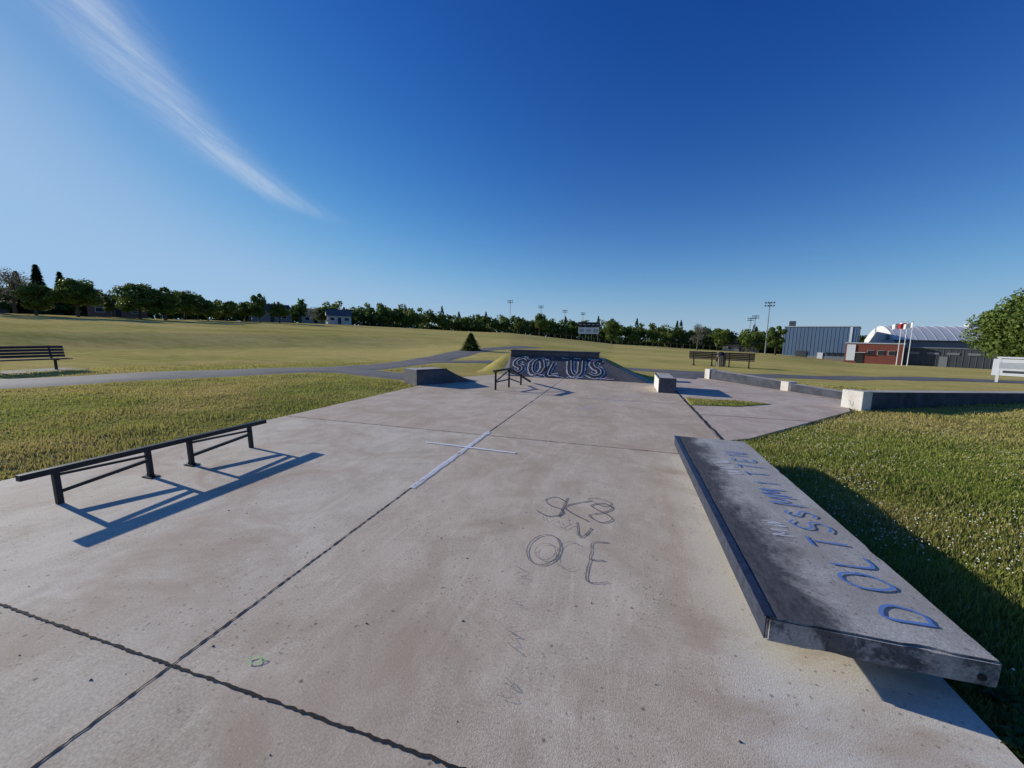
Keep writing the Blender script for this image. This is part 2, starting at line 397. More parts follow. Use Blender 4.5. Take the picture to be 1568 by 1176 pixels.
# ------------------------------------------------------------ manual pad ledge
b=B()
Z0,Z1=.14,.275
sx0,sx1,sy0,sy1=.79,1.725,2.14,6.08
bm=bmesh.new(); bmesh.ops.create_cube(bm,size=1); bmesh.ops.scale(bm,vec=(sx1-sx0,sy1-sy0,Z1-Z0),verts=bm.verts)
bmesh.ops.subdivide_edges(bm,edges=[e for e in bm.edges if abs((e.verts[0].co-e.verts[1].co).y)>1],cuts=60)
bmesh.ops.subdivide_edges(bm,edges=[e for e in bm.edges if abs((e.verts[0].co-e.verts[1].co).x)>.5],cuts=14)
sharp=[e for e in bm.edges if len(e.link_faces)==2 and e.calc_face_angle()>.5]
bmesh.ops.bevel(bm,geom=sharp,offset=.011,segments=2,affect='EDGES')
for v in bm.verts:
    q=v.co+Vector((3,7,1)); k=mnoise.noise(q*9)*.005+ (-.012 if mnoise.noise(q*5)>.38 else 0)
    if abs(v.co.y)>(sy1-sy0)/2-.02 : v.co.y-=math.copysign(abs(k),v.co.y)
    if v.co.x>(sx1-sx0)/2-.02 : v.co.x-=abs(k)
    v.co.z+=mnoise.noise(q*3)*.002
bm.transform(Matrix.Translation(((sx0+sx1)/2,(sy0+sy1)/2,(Z0+Z1)/2))); bm.verts.index_update()
V=[v.co[:] for v in bm.verts]; F=[[v.index for v in f.verts] for f in bm.faces]; FN=[f.normal.copy() for f in bm.faces]
bm.free()
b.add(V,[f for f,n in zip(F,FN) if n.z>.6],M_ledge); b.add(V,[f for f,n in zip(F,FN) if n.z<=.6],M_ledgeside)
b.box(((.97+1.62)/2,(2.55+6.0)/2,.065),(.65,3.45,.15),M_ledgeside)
b.box((.80,(sy0+sy1)/2-.0,Z1+.000),(.05,sy1-sy0-.03,.008),M_navysteel,0,.002)
b.box((.787,(sy0+sy1)/2,Z1-.064),(.007,sy1-sy0-.03,.128),M_navysteel,0,.002)
b.cyl((1.655,sy0-.001,.19),(1.655,sy0-.006,.19),.017,.017,M_joint,12)
M1=Matrix.Translation((1.60,2.34,Z1+.004))@Matrix.Rotation(math.pi/2+.02,4,'Z')
text(b,'DOLTSSM',M1,.235,.235,.020,M_pblue,.003,.05)
M2=Matrix.Translation((1.54,4.0,Z1+.004))@Matrix.Rotation(math.pi/2,4,'Z')
text(b,'MITTEN',M2,.24,.255,.020,M_pblue,.003,.05)
M3=Matrix.Translation((1.28,4.5,Z1+.0065))@Matrix.Rotation(math.pi/2+.1,4,'Z')
text(b,'WNW',M3,.16,.2,.010,M_pwhite,.001,.12)
M4=Matrix.Translation((1.25,3.15,Z1+.0065))@Matrix.Rotation(math.pi/2,4,'Z')
text(b,'MW',M4,.13,.15,.008,M_pwhite,.001,.12)
b.obj('concrete_manual_pad')

# ------------------------------------------------------------ flat rail
b=B(); X=-5.19
b.bar((X+.01,1.95,.335),(X-.01,4.46,.335),.062,.055,M_blacksteel)
for y in (2.19,2.94,3.38,4.19):
    b.bar((X+.02,y,.0),(X,y,.31),.045,.045,M_blacksteel)
for a,c in((2.19,2.94),(3.38,4.19)):
    b.bar((X+.012,a+.02,.12),(X+.012,c-.02,.20),.03,.035,M_blacksteel)
    b.bar((X+.008,a+.02,.285),(X+.008,c-.02,.255),.02,.025,M_blacksteel)
for y in (2.94,3.38):
    b.box((X+.02,y,.008),(.15,.1,.010),M_blacksteel)
    for dx in(-.055,.055): b.cyl((X+.02+dx,y,.01),(X+.02+dx,y,.035),.011,.011,M_blacksteel,6)
b.obj('skate_grind_rail')

b=B(); m=M_blacksteel; x0=-3.85
def rp(y,z): return (x0+(y-11.4)*.25,y,z)
for (ya,za) in((11.4,.60),(12.2,.62),(13.0,.34)): b.bar(rp(ya,0),rp(ya,za),.05,.05,m)
b.bar(rp(11.3,.60),rp(12.25,.62),.06,.06,m); b.bar(rp(12.2,.62),rp(13.7,.05),.06,.06,m)
b.bar(rp(11.4,.25),rp(12.2,.27),.035,.035,m); b.bar(rp(11.4,.27),rp(12.2,.58),.03,.03,m); b.bar(rp(12.2,.3),rp(12.9,.1),.035,.035,m)
b.obj('skate_handrail')

# ------------------------------------------------------------ kicker wedge
b=B(); A=Vector((-6.62,11.36,0)); Bv=Vector((-5.15,13.55,0)); d=(Bv-A); Ln=d.length; d.normalize(); nrm=Vector((-d.y,d.x,0))
prof=[(0,.50),(.25,.50),(1.15,.50)]
for i in range(1,9):
    t=i/8; prof.append((1.15+t*(Ln-1.15),.50*(1-math.sin(t*math.pi/2))))
near=[A+d*s_+Vector((0,0,h)) for s_,h in prof]; nb=[A+d*s_+Vector((0,0,-.05)) for s_,h in prof]
W=1.0; far=[v+nrm*W for v in near]; fb=[v+nrm*W for v in nb]; n=len(prof)
b.add(near+nb,[(n+i,n+i+1,i+1,i) for i in range(n-1)],M_bank)  # near face darker than the top: its shade is put into the colour
b.add(far+fb,[(i,i+1,n+i+1,n+i) for i in range(n-1)],M_block)
b.add(near+far,[(i,i+1,n+i+1,n+i) for i in range(n-1)],M_block)
b.add([near[0],nb[0],fb[0],far[0]],[(0,1,2,3)],M_bank)
b.bar(near[0],near[2],.05,.05,M_navysteel)
Mk=Matrix(((d.x,0,-nrm.x,A.x),(d.y,0,-nrm.y,A.y),(0,1,0,0.1),(0,0,0,1)))
text(b,'NRU',Mk@Matrix.Translation((.35,.03,.0)),.2,.3,.012,M_pgrey,.006,.15)
b.obj('concrete_kicker_ramp')

# ------------------------------------------------------------ graffiti bank
b=B()
P0=Vector((-4.75,15.75,0));P1=Vector((-.15,15.75,0));P2=Vector((-1.08,17.0,.80));P3=Vector((-5.02,17.0,.80));Q=Vector((.90,15.62,0))
b.add([P0,P1,P2,P3],[(0,1,2,3)],M_bank)
b.add([P1,Q,P2],[(0,1,2)],M_bank)
Qb=Vector((1.1,17.2,-.05)); b.add([Q,Qb,P2,Vector((-1.08,17.6,.8))],[(0,1,3,2)],M_block)
b.add([P0,P3,Vector((-5.3,16.4,-.05))],[(0,1,2)],M_bank)
b.box((-3.05,17.32,.91),(3.94,.62,.25),M_bank,0,.01)  # deck face shade is put into the dark box colour
b.box((-3.05,17.32,1.055),(4.0,.7,.045),M_dkwall,0,.008)
b.bar(P2+Vector((0,-.03,.02)),Q+Vector((0,0,.02)),.07,.05,M_navysteel)
b.bar(P3+Vector((0,-.03,.02)),P2+Vector((0,-.03,.02)),.05,.05,M_navysteel)
ux=(P1-P0).normalized(); nn=ux.cross(P3-P0).normalized(); vy=nn.cross(ux)
Mb=Matrix(((ux.x,vy.x,nn.x,P0.x),(ux.y,vy.y,nn.y,P0.y),(ux.z,vy.z,nn.z,P0.z),(0,0,0,1)))
xx=.04
for i,ch in enumerate('SOLUS'):
    hh=1.02+.12*math.sin(i*2.1); y0=.2+.04*math.cos(i*1.7)
    P_=[cat([(xx+(py-.5)*.10*(-1)**i+px*.74+random.uniform(-.03,.03),y0+py*hh) for px,py in st],6) for st in G[ch]]
    for pts in P_: stroke(b,pts,.36,M_pgl,.004+i*.0012,.12,Mb,.0001)
    for pts in P_: stroke(b,pts,.26,M_pgk,.014+i*.0012,.08,Mb,.0001)
    for pts in P_: stroke(b,[(x_+.02,y_+.02) for x_,y_ in pts],.03,M_pgl,.026+i*.0012,.6,Mb,.0001)
    xx+=.84
for i in range(24):
    x_=random.uniform(.0,4.5); y_=random.choice([random.uniform(.03,.15),random.uniform(1.2,1.36)])
    if x_+1.0*y_*.7>4.5: x_-=1.0
    stroke(b,cat([(x_,y_),(x_+random.uniform(-.2,.2),y_+.05),(x_+.18,y_+random.uniform(-.04,.05))]),.03,random.choice([M_pgl,M_pgl,M_pgl,M_pink]),.040,.3,Mb)
b.obj('graffiti_bank_ramp')
def moundz(x,y):
    sx=sstep(-7.0,-5.2,x)*(1-sstep(-1.3,1.3,x)); sy=sstep(16.2,17.35,y)*(1-sstep(18.2,22,y)); return .9*sx*sy-.06
b=B(); gx=[-7.4+i*.25 for i in range(38)]; gy=[15.9+i*.25 for i in range(27)]
vs=[(x,y,moundz(x,y)+.02*mnoise.noise(Vector((x,y,0)))) for y in gy for x in gx]
b.add(vs,[(j*38+i,j*38+i+1,(j+1)*38+i+1,(j+1)*38+i) for j in range(26) for i in range(37)],M_grass); b.obj('grass_mound',True)

# ------------------------------------------------------------ small block, low walls
b=B(); b.box((1.36,14.0,.2),(.52,1.9,.52),M_bank,0,.012); b.box((1.095,14.0,.2),(.006,1.86,.46),M_white); b.box((1.12,13.98,.462),(.05,1.9,.02),M_navysteel)  # dark body and pale side panel paint in the shaded front and sunlit left
b.box((1.36,14.0,.468),(.44,1.8,.012),M_block)
b.obj('concrete_grind_block')
def wall(p0,p1,w,h0,h1,mt,ms,cap=None):
    p0=Vector((*p0,0));p1=Vector((*p1,0)); d=(p1-p0).normalized(); s_=Vector((-d.y,d.x,0))*w/2
    b=B(); z0=-.5
    vs=[p0-s_,p0+s_,p1+s_,p1-s_]; lo=[v+Vector((0,0,z0)) for v in vs]
    hi=[vs[0]+Vector((0,0,h0)),vs[1]+Vector((0,0,h0)),vs[2]+Vector((0,0,h1)),vs[3]+Vector((0,0,h1))]
    A=lo+hi
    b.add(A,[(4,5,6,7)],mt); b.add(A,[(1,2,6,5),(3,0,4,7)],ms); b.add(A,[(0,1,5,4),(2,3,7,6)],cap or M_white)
    return b
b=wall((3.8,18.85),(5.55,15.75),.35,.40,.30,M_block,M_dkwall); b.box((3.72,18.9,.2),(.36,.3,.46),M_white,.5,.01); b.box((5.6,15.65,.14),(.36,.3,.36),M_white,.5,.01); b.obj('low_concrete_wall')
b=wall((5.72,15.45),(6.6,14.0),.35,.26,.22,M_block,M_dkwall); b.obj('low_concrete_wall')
b=wall((6.05,12.25),(16.0,18.4),.42,.45,.18,M_block,M_dkwall)  # shaded front painted in through the dark side colour
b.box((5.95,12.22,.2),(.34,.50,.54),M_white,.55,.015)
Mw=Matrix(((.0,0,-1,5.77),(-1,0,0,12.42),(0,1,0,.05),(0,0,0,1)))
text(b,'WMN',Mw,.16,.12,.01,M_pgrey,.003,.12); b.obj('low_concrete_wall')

# ------------------------------------------------------------ asphalt paths
def path(name,pts,w,zo=.035):
    P=cat(pts,14); b=B(); n=len(P); vs=[];K=7
    for i,(x,y) in enumerate(P):
        a=P[max(0,i-1)];c=P[min(n-1,i+1)]; dx,dy=c[0]-a[0],c[1]-a[1]; l=math.hypot(dx,dy); nx_,ny_=-dy/l,dx/l
        for k in range(K):
            t=(k/(K-1)-.5)*w*(1+.02*mnoise.noise(Vector((x*1.3,y*1.3,k)))); X_,Y_=x+nx_*t,y+ny_*t
            vs.append((X_,Y_,terr(X_,Y_)+(zo if 0<k<K-1 else -.02)))
    b.add(vs,[(i*K+k,i*K+k+1,(i+1)*K+k+1,(i+1)*K+k) for i in range(n-1) for k in range(K-1)],M_asph); b.obj(name,True); return P
PL=path('asphalt_path',[(-22,-4),(-19.2,3),(-17.3,7.0),(-15.6,10.8),(-13.0,14.6),(-12.0,19),(-12.6,26),(-13.5,34),(-11,46)],3.3)
PB=path('asphalt_path',[(-13.6,13.2),(-11.5,14.2),(-9.3,13.7),(-6.3,13.2)],2.2,.045)
PC=path('asphalt_path',[(-12.2,20.5),(-8,22.6),(-2,22.8),(4,21.6),(9,22.6),(17,26.5),(26,28.5),(40,30)],2.4,.04)
PD=path('asphalt_path',[(2.3,18.5),(3.0,20.2),(5,21.8)],2.2,.05)
b=B(); b.prism(ISL,-.02,.012,M_grass); b.obj('grass_island')

# ------------------------------------------------------------ grass blades
def pathd(x,y):
    d=9
    for P,w in((PL,1.65),(PB,1.1),(PC,1.2)):
        for q in P[::3]:
            dd=math.hypot(x-q[0],y-q[1])-w
            if dd<d: d=dd
    return d
def blades(n,azr,rr,seed,k=1.0):
    r_=np.random.default_rng(seed)
    r=rr[0]*(rr[1]/rr[0])**r_.random(n); az=np.radians(azr[0]+(azr[1]-azr[0])*r_.random(n))
    X_=r*np.sin(az);Y_=r*np.cos(az)
    keep=[];Z=[];H=[]
    for i in range(n):
        x,y=X_[i],Y_[i]
        if (-6.50<x<1.68 and y<16.6): continue
        if .7<x<1.70 and 2<y<6.2: continue
        if x>-7 and inpoly(x,y,PAD2) and not inpoly(x,y,ISL): continue
        if x<-7 and r[i]>9 and pathd(x,y)<.25: continue
        q=mnoise.noise(Vector((x*1.1,y*1.1,5)))
        keep.append(i); Z.append(terr(x,y) if not(x>1.7 and inpoly(x,y,ISL)) else .0); H.append(1+.8*q)
    keep=np.array(keep);X_=X_[keep];Y_=Y_[keep];Z=np.array(Z);H=np.array(H);r=r[keep];m_=len(keep)
    h=(.028+.033*r_.random(m_))*H*k; w=(.0030+.0008*r)*(.6+.8*r_.random(m_))*1.2
    a=r_.random(m_)*2*np.pi; lean=.75*h*r_.random(m_); la=r_.random(m_)*2*np.pi
    V=np.zeros((m_,3,3)); dx=np.cos(a)*w;dy=np.sin(a)*w
    V[:,0]=np.stack([X_-dx,Y_-dy,Z-.01],1); V[:,1]=np.stack([X_+dx,Y_+dy,Z-.01],1); V[:,2]=np.stack([X_+np.cos(la)*lean,Y_+np.sin(la)*lean,Z+h],1)
    return V.reshape(-1,3),r_.random(m_)
V1,R1=blades(145000,(6,50),(2.1,20),1)
V2,R2=blades(90000,(-76,-28),(6.4,24),2)
me=npmesh('grass_blades',np.concatenate([V1,V2]),3,[M_blade],rnd=np.concatenate([R1,R2])); link('grass_blades',me)
out=[]
rf=np.random.default_rng(5)
def oct_(x,y,z,s):
    c=[(x+s,y,z),(x,y+s,z),(x-s,y,z),(x,y-s,z)]; t=(x,y,z+s*.9); u=(x,y,z-s*.6)
    for i in range(4):
        out.extend([c[i],c[(i+1)%4],t]); out.extend([c[(i+1)%4],c[i],u])
cnt=0
while cnt<2000:
    r=2.1*(12/2.1)**rf.random(); a=math.radians(10+42*rf.random()); x,y=r*math.sin(a),r*math.cos(a)
    if x<1.75 or inpoly(x,y,PAD2): continue
    if mnoise.noise(Vector((x*.8,y*.8,9)))+.25*rf.random()<.02: continue
    oct_(x,y,terr(x,y)+.04+.03*rf.random(),.0045+.0045*rf.random()); cnt+=1
cnt=0
while cnt<500:
    x=-6.7-5*rf.random(); y=1.5+9*rf.random(); oct_(x,y,terr(x,y)+.04+.03*rf.random(),.007+.004*rf.random()); cnt+=1
me=npmesh('clover_flowers',np.array(out),3,[M_flower]); link('clover_flowers',me)
wv=[]
for k in range(40):
    cx,cy=(1.70+.35*rf.random()**1.5,1.55+1.0*rf.random()) if k<30 else (1.8+2*rf.random(),2+2.5*rf.random())
    cz=terr(cx,cy)
    for j in range(11):
        a=rf.random()*6.28; l=.025+.05*rf.random(); w_=l*.28; up_=.03+.05*rf.random()
        d_=np.array([math.cos(a),math.sin(a),0]); s_=np.array([-math.sin(a),math.cos(a),0]); o=np.array([cx,cy,cz])+d_*.01
        wv+= [o+[0,0,up_*.3],o+d_*l*.6+s_*w_+[0,0,up_],o+d_*l*1.2+[0,0,up_*.8],o+d_*l*.6-s_*w_+[0,0,up_]]
me=npmesh('broadleaf_weeds',np.array(wv),4,[M_weed],rnd=rf.random(len(wv)//4)); link('broadleaf_weeds',me)
pv=[]
for k in range(260):
    x=-6.3+7.8*rf.random(); y=.9+9*rf.random()**1.3; s_=.0025+.005*rf.random()**2
    c=[np.array([x+s_*math.cos(t)*(.7+.6*rf.random()),y+s_*math.sin(t)*(.7+.6*rf.random()),.0005]) for t in (0,1.57,3.14,4.71)]; tp=np.array([x,y,s_*.9+.001])
    for i in range(4): pv+= [c[i],c[(i+1)%4],tp]
me=npmesh('pebbles',np.array(pv),3,[M_bark]); link('scattered_pebbles',me)

# ------------------------------------------------------------ trees
def leaves(cent,rad_,n,size,r_):
    k=r_.integers(0,len(cent),n); d=r_.normal(size=(n,3)); d/=np.linalg.norm(d,axis=1)[:,None]
    rr=rad_[k]*(.55+.5*r_.random(n)); C=cent[k]+d*rr[:,None]*np.array([1,1,.85])
    a=r_.normal(size=(n,3)); a/=np.linalg.norm(a,axis=1)[:,None]; b_=np.cross(a,d); b_/=(np.linalg.norm(b_,axis=1)[:,None]+1e-6)
    s_=size*(.6+.8*r_.random(n))[:,None]
    V=np.stack([C-a*s_*.5,C+b_*s_*.35,C+a*s_*.5,C-b_*s_*.35],1)
    return V.reshape(-1,3)
def tree_mesh(name,H,cr,nb,nl,ls,mleaf,seed,base=.16,top=1.0):
    r_=np.random.default_rng(seed); cent=[];rd=[]
    for i in range(nb):
        while True:
            u=r_.uniform(-1,1,3)
            if np.dot(u,u)<1 and (np.dot(u,u)>.2 or i<3): break
        zc=(base+1)/2*H; hz=(1-base)/2*H
        sh=1.0-.35*max(0,u[2])*top
        cent.append([u[0]*cr*.78*sh,u[1]*cr*.78*sh,zc+u[2]*hz*.82]); rd.append(cr*r_.uniform(.2,.36))
    cent=np.array(cent);rd=np.array(rd)
    V=leaves(cent,rd,nl,ls,r_)
    rn=np.clip(r_.random(nl)*.7+.3*r_.random(nl),0,1)
    b=B(); tr_=H*.022
    b.cyl((0,0,-.3),(0,0,H*.22),tr_*1.5,tr_,M_bark,8,False); b.cyl((0,0,H*.22),(.1,0,H*.7),tr_,tr_*.35,M_bark,6,False)
    for c in cent[:10]:
        z=H*(.16+.3*r_.random()); b.cyl((0,0,z),(c[0]*.85,c[1]*.85,max(z+.2,c[2])),tr_*.5,tr_*.12,M_bark,5,False)
    return npmesh(name,V,4,[mleaf,M_bark],rnd=rn,extra=(b.v,b.f,1))
def conifer_mesh(name,H,R,nl,ls,seed,base=.03):
    r_=np.random.default_rng(seed); t=r_.random(nl)**1.3*(1-base)+base; lay=(t*14)%1
    rr=R*(1-t)**.85*(1-.35*lay)*(.45+.55*r_.random(nl)**.4); a=r_.random(nl)*2*np.pi; rr*=1+.15*np.sin(a*5+t*20)
    C=np.stack([rr*np.cos(a),rr*np.sin(a),t*H-rr*.25],1); o=np.stack([np.cos(a),np.sin(a),-.35+0*a],1)
    s_=ls*(.6+.8*r_.random(nl))[:,None]; sd=np.stack([-np.sin(a),np.cos(a),r_.normal(size=nl)*.5],1)
    V=np.stack([C-o*s_*.5,C+sd*s_*.22,C+o*s_*.6,C-sd*s_*.22],1).reshape(-1,3)
    b=B(); b.cyl((0,0,-.2),(0,0,H*.95),H*.02,H*.004,M_bark,6,False)
    return npmesh(name,V,4,[M_needle,M_bark],rnd=r_.random(nl),extra=(b.v,b.f,1))
def P(az,R,dz=0):
    x=R*math.sin(rad(az));y=R*math.cos(rad(az)); return (x,y,terr(x,y)+dz)
T=[tree_mesh('maple_a',7,3.4,34,6500,.32,M_leaf,21),tree_mesh('maple_b',7,2.9,30,5500,.32,M_leaf,22,.14),tree_mesh('maple_c',7,3.8,38,7000,.34,M_leaf2,23,.1),tree_mesh('maple_d',7,2.3,22,4200,.30,M_leaf,24,.18)]
Tsp=tree_mesh('sparse',8,3.3,26,1600,.22,M_grayleaf,31,.15)
C1=conifer_mesh('spruce_a',9,2.0,3500,.6,41); C2=conifer_mesh('spruce_small',2.6,1.15,3200,.26,42); C2.materials[0]=M_leaf
def put(name,me,az,R,H,href,wid=1,rot=None):
    s_=H/href; link(name,me,P(az,R),random.uniform(0,6) if rot is None else rot,(s_*wid,s_*wid,s_))
def top(az,R,tt): return CAMH+tt*R-P(az,R)[2]
R=115
for az,tt,i,wd in((-64.4,.0815,0,1.25),(-60.0,.084,2,1.2),(-56.3,.077,0,1.3),(-58.0,.081,1,1.3),(-52.6,.058,3,1.2),(-49.3,.083,1,.8),(-47.2,.060,0,1.2),(-62.0,.062,3,1.3),(-67,.072,1,1.2),(-54.3,.062,1,1.2),(-50.8,.06,0,1.2)):
    put('maple_tree',T[i],az,R+random.uniform(-6,8),top(az,R,tt),7,wd)
for az,tt in((-66.7,.098),(-67.9,.085),(-65.3,.09),(-60.8,.078)): put('spruce_tree',C1,az,R+32,top(az,R+32,tt),9,1.0)
for az,tt in((-69.2,.098),(-68.2,.093),(-71,.1)): put('bare_tree',Tsp,az,R+5,top(az,R+5,tt),8,1)
put('maple_tree',T[3],-45.0,128,top(-45,128,.066),7,1.3); put('bare_tree',Tsp,-43.4,120,top(-43.4,120,.062),8,1)
put('maple_tree',T[1],-1.9,112,top(-1.9,112,.053),7,.8)
put('bare_tree',Tsp,9.3,105,top(9.3,105,.045),8,.9); put('maple_tree',T[3],18.0,108,top(18,108,.040),7,1.0)
put('maple_tree',T[3],-15.5,140,top(-15.5,140,.055),7,1.0); put('maple_tree',T[0],-12.3,150,top(-12.3,150,.06),7,.8)
Tbig=tree_mesh('maple_big',7.8,4.2,64,24000,.26,M_leaf2,51,.07); link('maple_tree',Tbig,P(37.0,58),1.0,1.0)
link('small_spruce_tree',C2,P(-22.4,36),0,(.95,.95,.62))
r_=np.random.default_rng(77); allV=[];allR=[];mi=[]; ex=B()
TA=[-85,-70,-63,-56,-50,-46,-40,-35,-28,-22.5,-16,-8,0,8,17,26,40,60]; TT=[.07,.066,.060,.060,.062,.064,.070,.070,.062,.054,.049,.044,.038,.034,.029,.022,.024,.03]
az=-88
while az<62:
    for row in (0,1):
        Rr=(142 if az<-30 else 172)+row*24+r_.uniform(-6,6); a_=az+r_.uniform(-.5,.5)
        if row==0 and az<-38 and r_.random()<.30: continue
        x,y,z=P(a_,Rr); tt=np.interp(a_,TA,TT)*(.84+.34*r_.random()); H=max(3.5,CAMH+tt*Rr-z)
        con=r_.random()<.11; nl=650
        if con:
            H*=1.12; t=r_.random(nl)**1.2; rr=2.4*(1-t)**.8*(.4+.6*r_.random(nl)**.4); aa=r_.random(nl)*6.283
            C=np.stack([rr*np.cos(aa),rr*np.sin(aa),t*H],1); s_=.7*(.6+.8*r_.random(nl))[:,None]; a1=r_.normal(size=(nl,3)); a1/=np.linalg.norm(a1,axis=1)[:,None]; b1=np.roll(a1,1,axis=1)
            V=np.stack([C-a1*s_*.5,C+b1*s_*.35,C+a1*s_*.5,C-b1*s_*.35],1).reshape(-1,3); mt=1
        else:
            cr=H*r_.uniform(.36,.52); nb=13
            u=r_.normal(size=(nb,3)); u/=np.linalg.norm(u,axis=1)[:,None]; u*=(r_.random(nb)**.4)[:,None]
            cent=np.stack([u[:,0]*cr*.75,u[:,1]*cr*.75,H*.52+u[:,2]*H*.36],1); V=leaves(cent,np.full(nb,cr*.36),nl,.85,r_); mt=0 if r_.random()<.65 else 2
        V=V+np.array([x,y,z]); allV.append(V); allR.append(r_.random(nl)); mi.append(np.full(nl,mt))
        ex.cyl((x,y,z-.3),(x,y,z+H*.5),.22,.12,M_bark,5,False)
    az+=1.1 if az<-20 else 1.0
nl=17000; aa=-88+150*r_.random(nl); hz=[]
for a_ in aa:
    Rr=(156 if a_<-30 else 182)+r_.uniform(-4,4); q=P(a_,Rr); hz.append((q[0],q[1],q[2]+r_.random()*(4.6 if a_<-30 else 3.6)*(.75+.5*mnoise.noise(Vector((a_*.6,0,0))))))
C=np.array(hz); a1=r_.normal(size=(nl,3)); a1/=np.linalg.norm(a1,axis=1)[:,None]; b1=np.roll(a1,1,axis=1); s_=1.5*(.6+.8*r_.random(nl))[:,None]
allV.append(np.stack([C-a1*s_*.5,C+b1*s_*.35,C+a1*s_*.5,C-b1*s_*.35],1).reshape(-1,3)); allR.append(r_.random(nl)*.5); mi.append(np.zeros(nl))
me=npmesh('distant_trees',np.concatenate(allV),4,[M_leaf,M_needle,M_leaf2,M_bark],mi=np.concatenate(mi).astype(np.int32),rnd=np.concatenate(allR),extra=(ex.v,ex.f,3))
link('distant_tree_line',me)

# ------------------------------------------------------------ benches
M_slat=simple('bench_slats',(.04,.028,.04),.55,0,.3,8)
def bench(loc,rot,w=1.9):
    b=B(); s=M_slat; l=M_blacksteel
    for i in range(5): b.box((0,-.22+i*.11,.45),(w,.09,.035),s,0,.006)
    for i in range(4):
        b.box((0,.28+i*.03,.56+i*.115),(w,.032,.095),s,0,.006,(-.25,'X'))
    for x in(-w*.33,w*.33):
        b.bar((x,0,0),(x,.02,.43),.07,.07,l); b.bar((x,-.26,.42),(x,.27,.42),.05,.04,l); b.bar((x,.24,.42),(x,.40,.96),.05,.04,l)
        b.box((x,0,.01),(.14,.55,.03),l)
    o=b.obj('park_bench'); o.location=loc; o.rotation_euler[2]=rot; return o
q=(-21.6,8.75,terr(-21.6,8.75)); bench(q,rad(90-3),2.3)
b=B(); b.box((0,0,.0),(1.6,2.8,.06),M_asph); b.obj('bench_base_pad',loc=q)
for (x,y,rt) in((5.2,29.2,rad(165)),(7.2,28.3,rad(165))): bench((x,y,terr(x,y)+.02),rt,1.7)
def bin_(x,y):
    b=B(); m=simple('bin_tan',(.30,.26,.2),.7); r0=.26
    b.cyl((0,0,0),(0,0,.75),r0,r0*1.08,m,14); b.cyl((0,0,.75),(0,0,.82),r0*1.15,r0*1.15,M_blacksteel,14); b.cyl((0,0,.82),(0,0,.98),r0*1.05,r0*.5,M_blacksteel,14)
    for i in range(14):
        t=i*2*math.pi/14; b.bar((math.cos(t)*.285,math.sin(t)*.285,.03),(math.cos(t)*.3,math.sin(t)*.3,.73),.05,.02,m)
    b.obj('litter_bin',loc=(x,y,terr(x,y)))
bin_(6.25,28.9)

def pole(az,R_,tt,n=4):
    x,y,z=P(az,R_); H=CAMH+tt*R_-z; b=B()
    b.cyl((0,0,-.3),(0,0,H),.16,.09,M_galv,8)
    for k in range(2):
        b.bar((-1.1,0,H-.2-k*.8),(1.1,0,H-.2-k*.8),.08,.08,M_galv)
        for i in range(n):
            xx=-.95+i*1.9/(n-1); b.box((xx,-.18,H-.1-k*.8),(.38,.28,.36),M_galv,0,.03,(.5,'X'))
    b.obj('floodlight_pole',loc=(x,y,z),rot=-rad(az))
for az,R_,tt in((-16.7,170,.090),(-12.2,185,.078),(-8.7,190,.068),(-6.1,200,.062),(16.95,125,.083),(15.6,175,.055),(15.1,190,.05)): pole(az,R_,tt)

M_dark=simple('dark_panel',(.03,.03,.035),.5); M_wp=simple('white_panel',(.7,.72,.74),.5,0,.06); M_gp=simple('grey_panel',(.42,.45,.48),.6,0,.1)
x,y,z=P(-5.2,130); b=B()
for xx in(-3,-1,1,3): b.bar((xx,0,-.3),(xx,0,6.0),.22,.22,M_galv)
b.box((0,-.2,5.3),(7.0,.25,1.5),M_dark,0,.03); b.box((0,-.2,3.3),(6.6,.25,2.1),M_wp,0,.03)
for i in range(3): b.box((-2.2+i*2.2,-.35,3.3),(1.5,.06,1.1),M_gp)
for i in range(5): b.box((-2.8+i*1.4,-.35,5.3),(.8,.06,.25),M_gp)
b.obj('scoreboard',loc=(x,y,z+.2),rot=rad(5.2))

M_fence=simple('fence_steel',(.12,.125,.12),.6,.3)
b=B(); pts=[(-19,155),(-12,148),(-6,140),(0,136),(6,134),(12,130),(16,128)]
prev=None
for i in range(46):
    t=i/45*(len(pts)-1); k=min(int(t),len(pts)-2); f=t-k; a_=pts[k][0]*(1-f)+pts[k+1][0]*f; R_=pts[k][1]*(1-f)+pts[k+1][1]*f
    x,y,z=P(a_,R_); b.cyl((x,y,z-.2),(x,y,z+1.3),.03,.03,M_fence,5)
    if prev: b.bar((prev[0],prev[1],prev[2]+1.3),(x,y,z+1.3),.03,.03,M_fence)
    prev=(x,y,z)
b.obj('chain_link_fence')

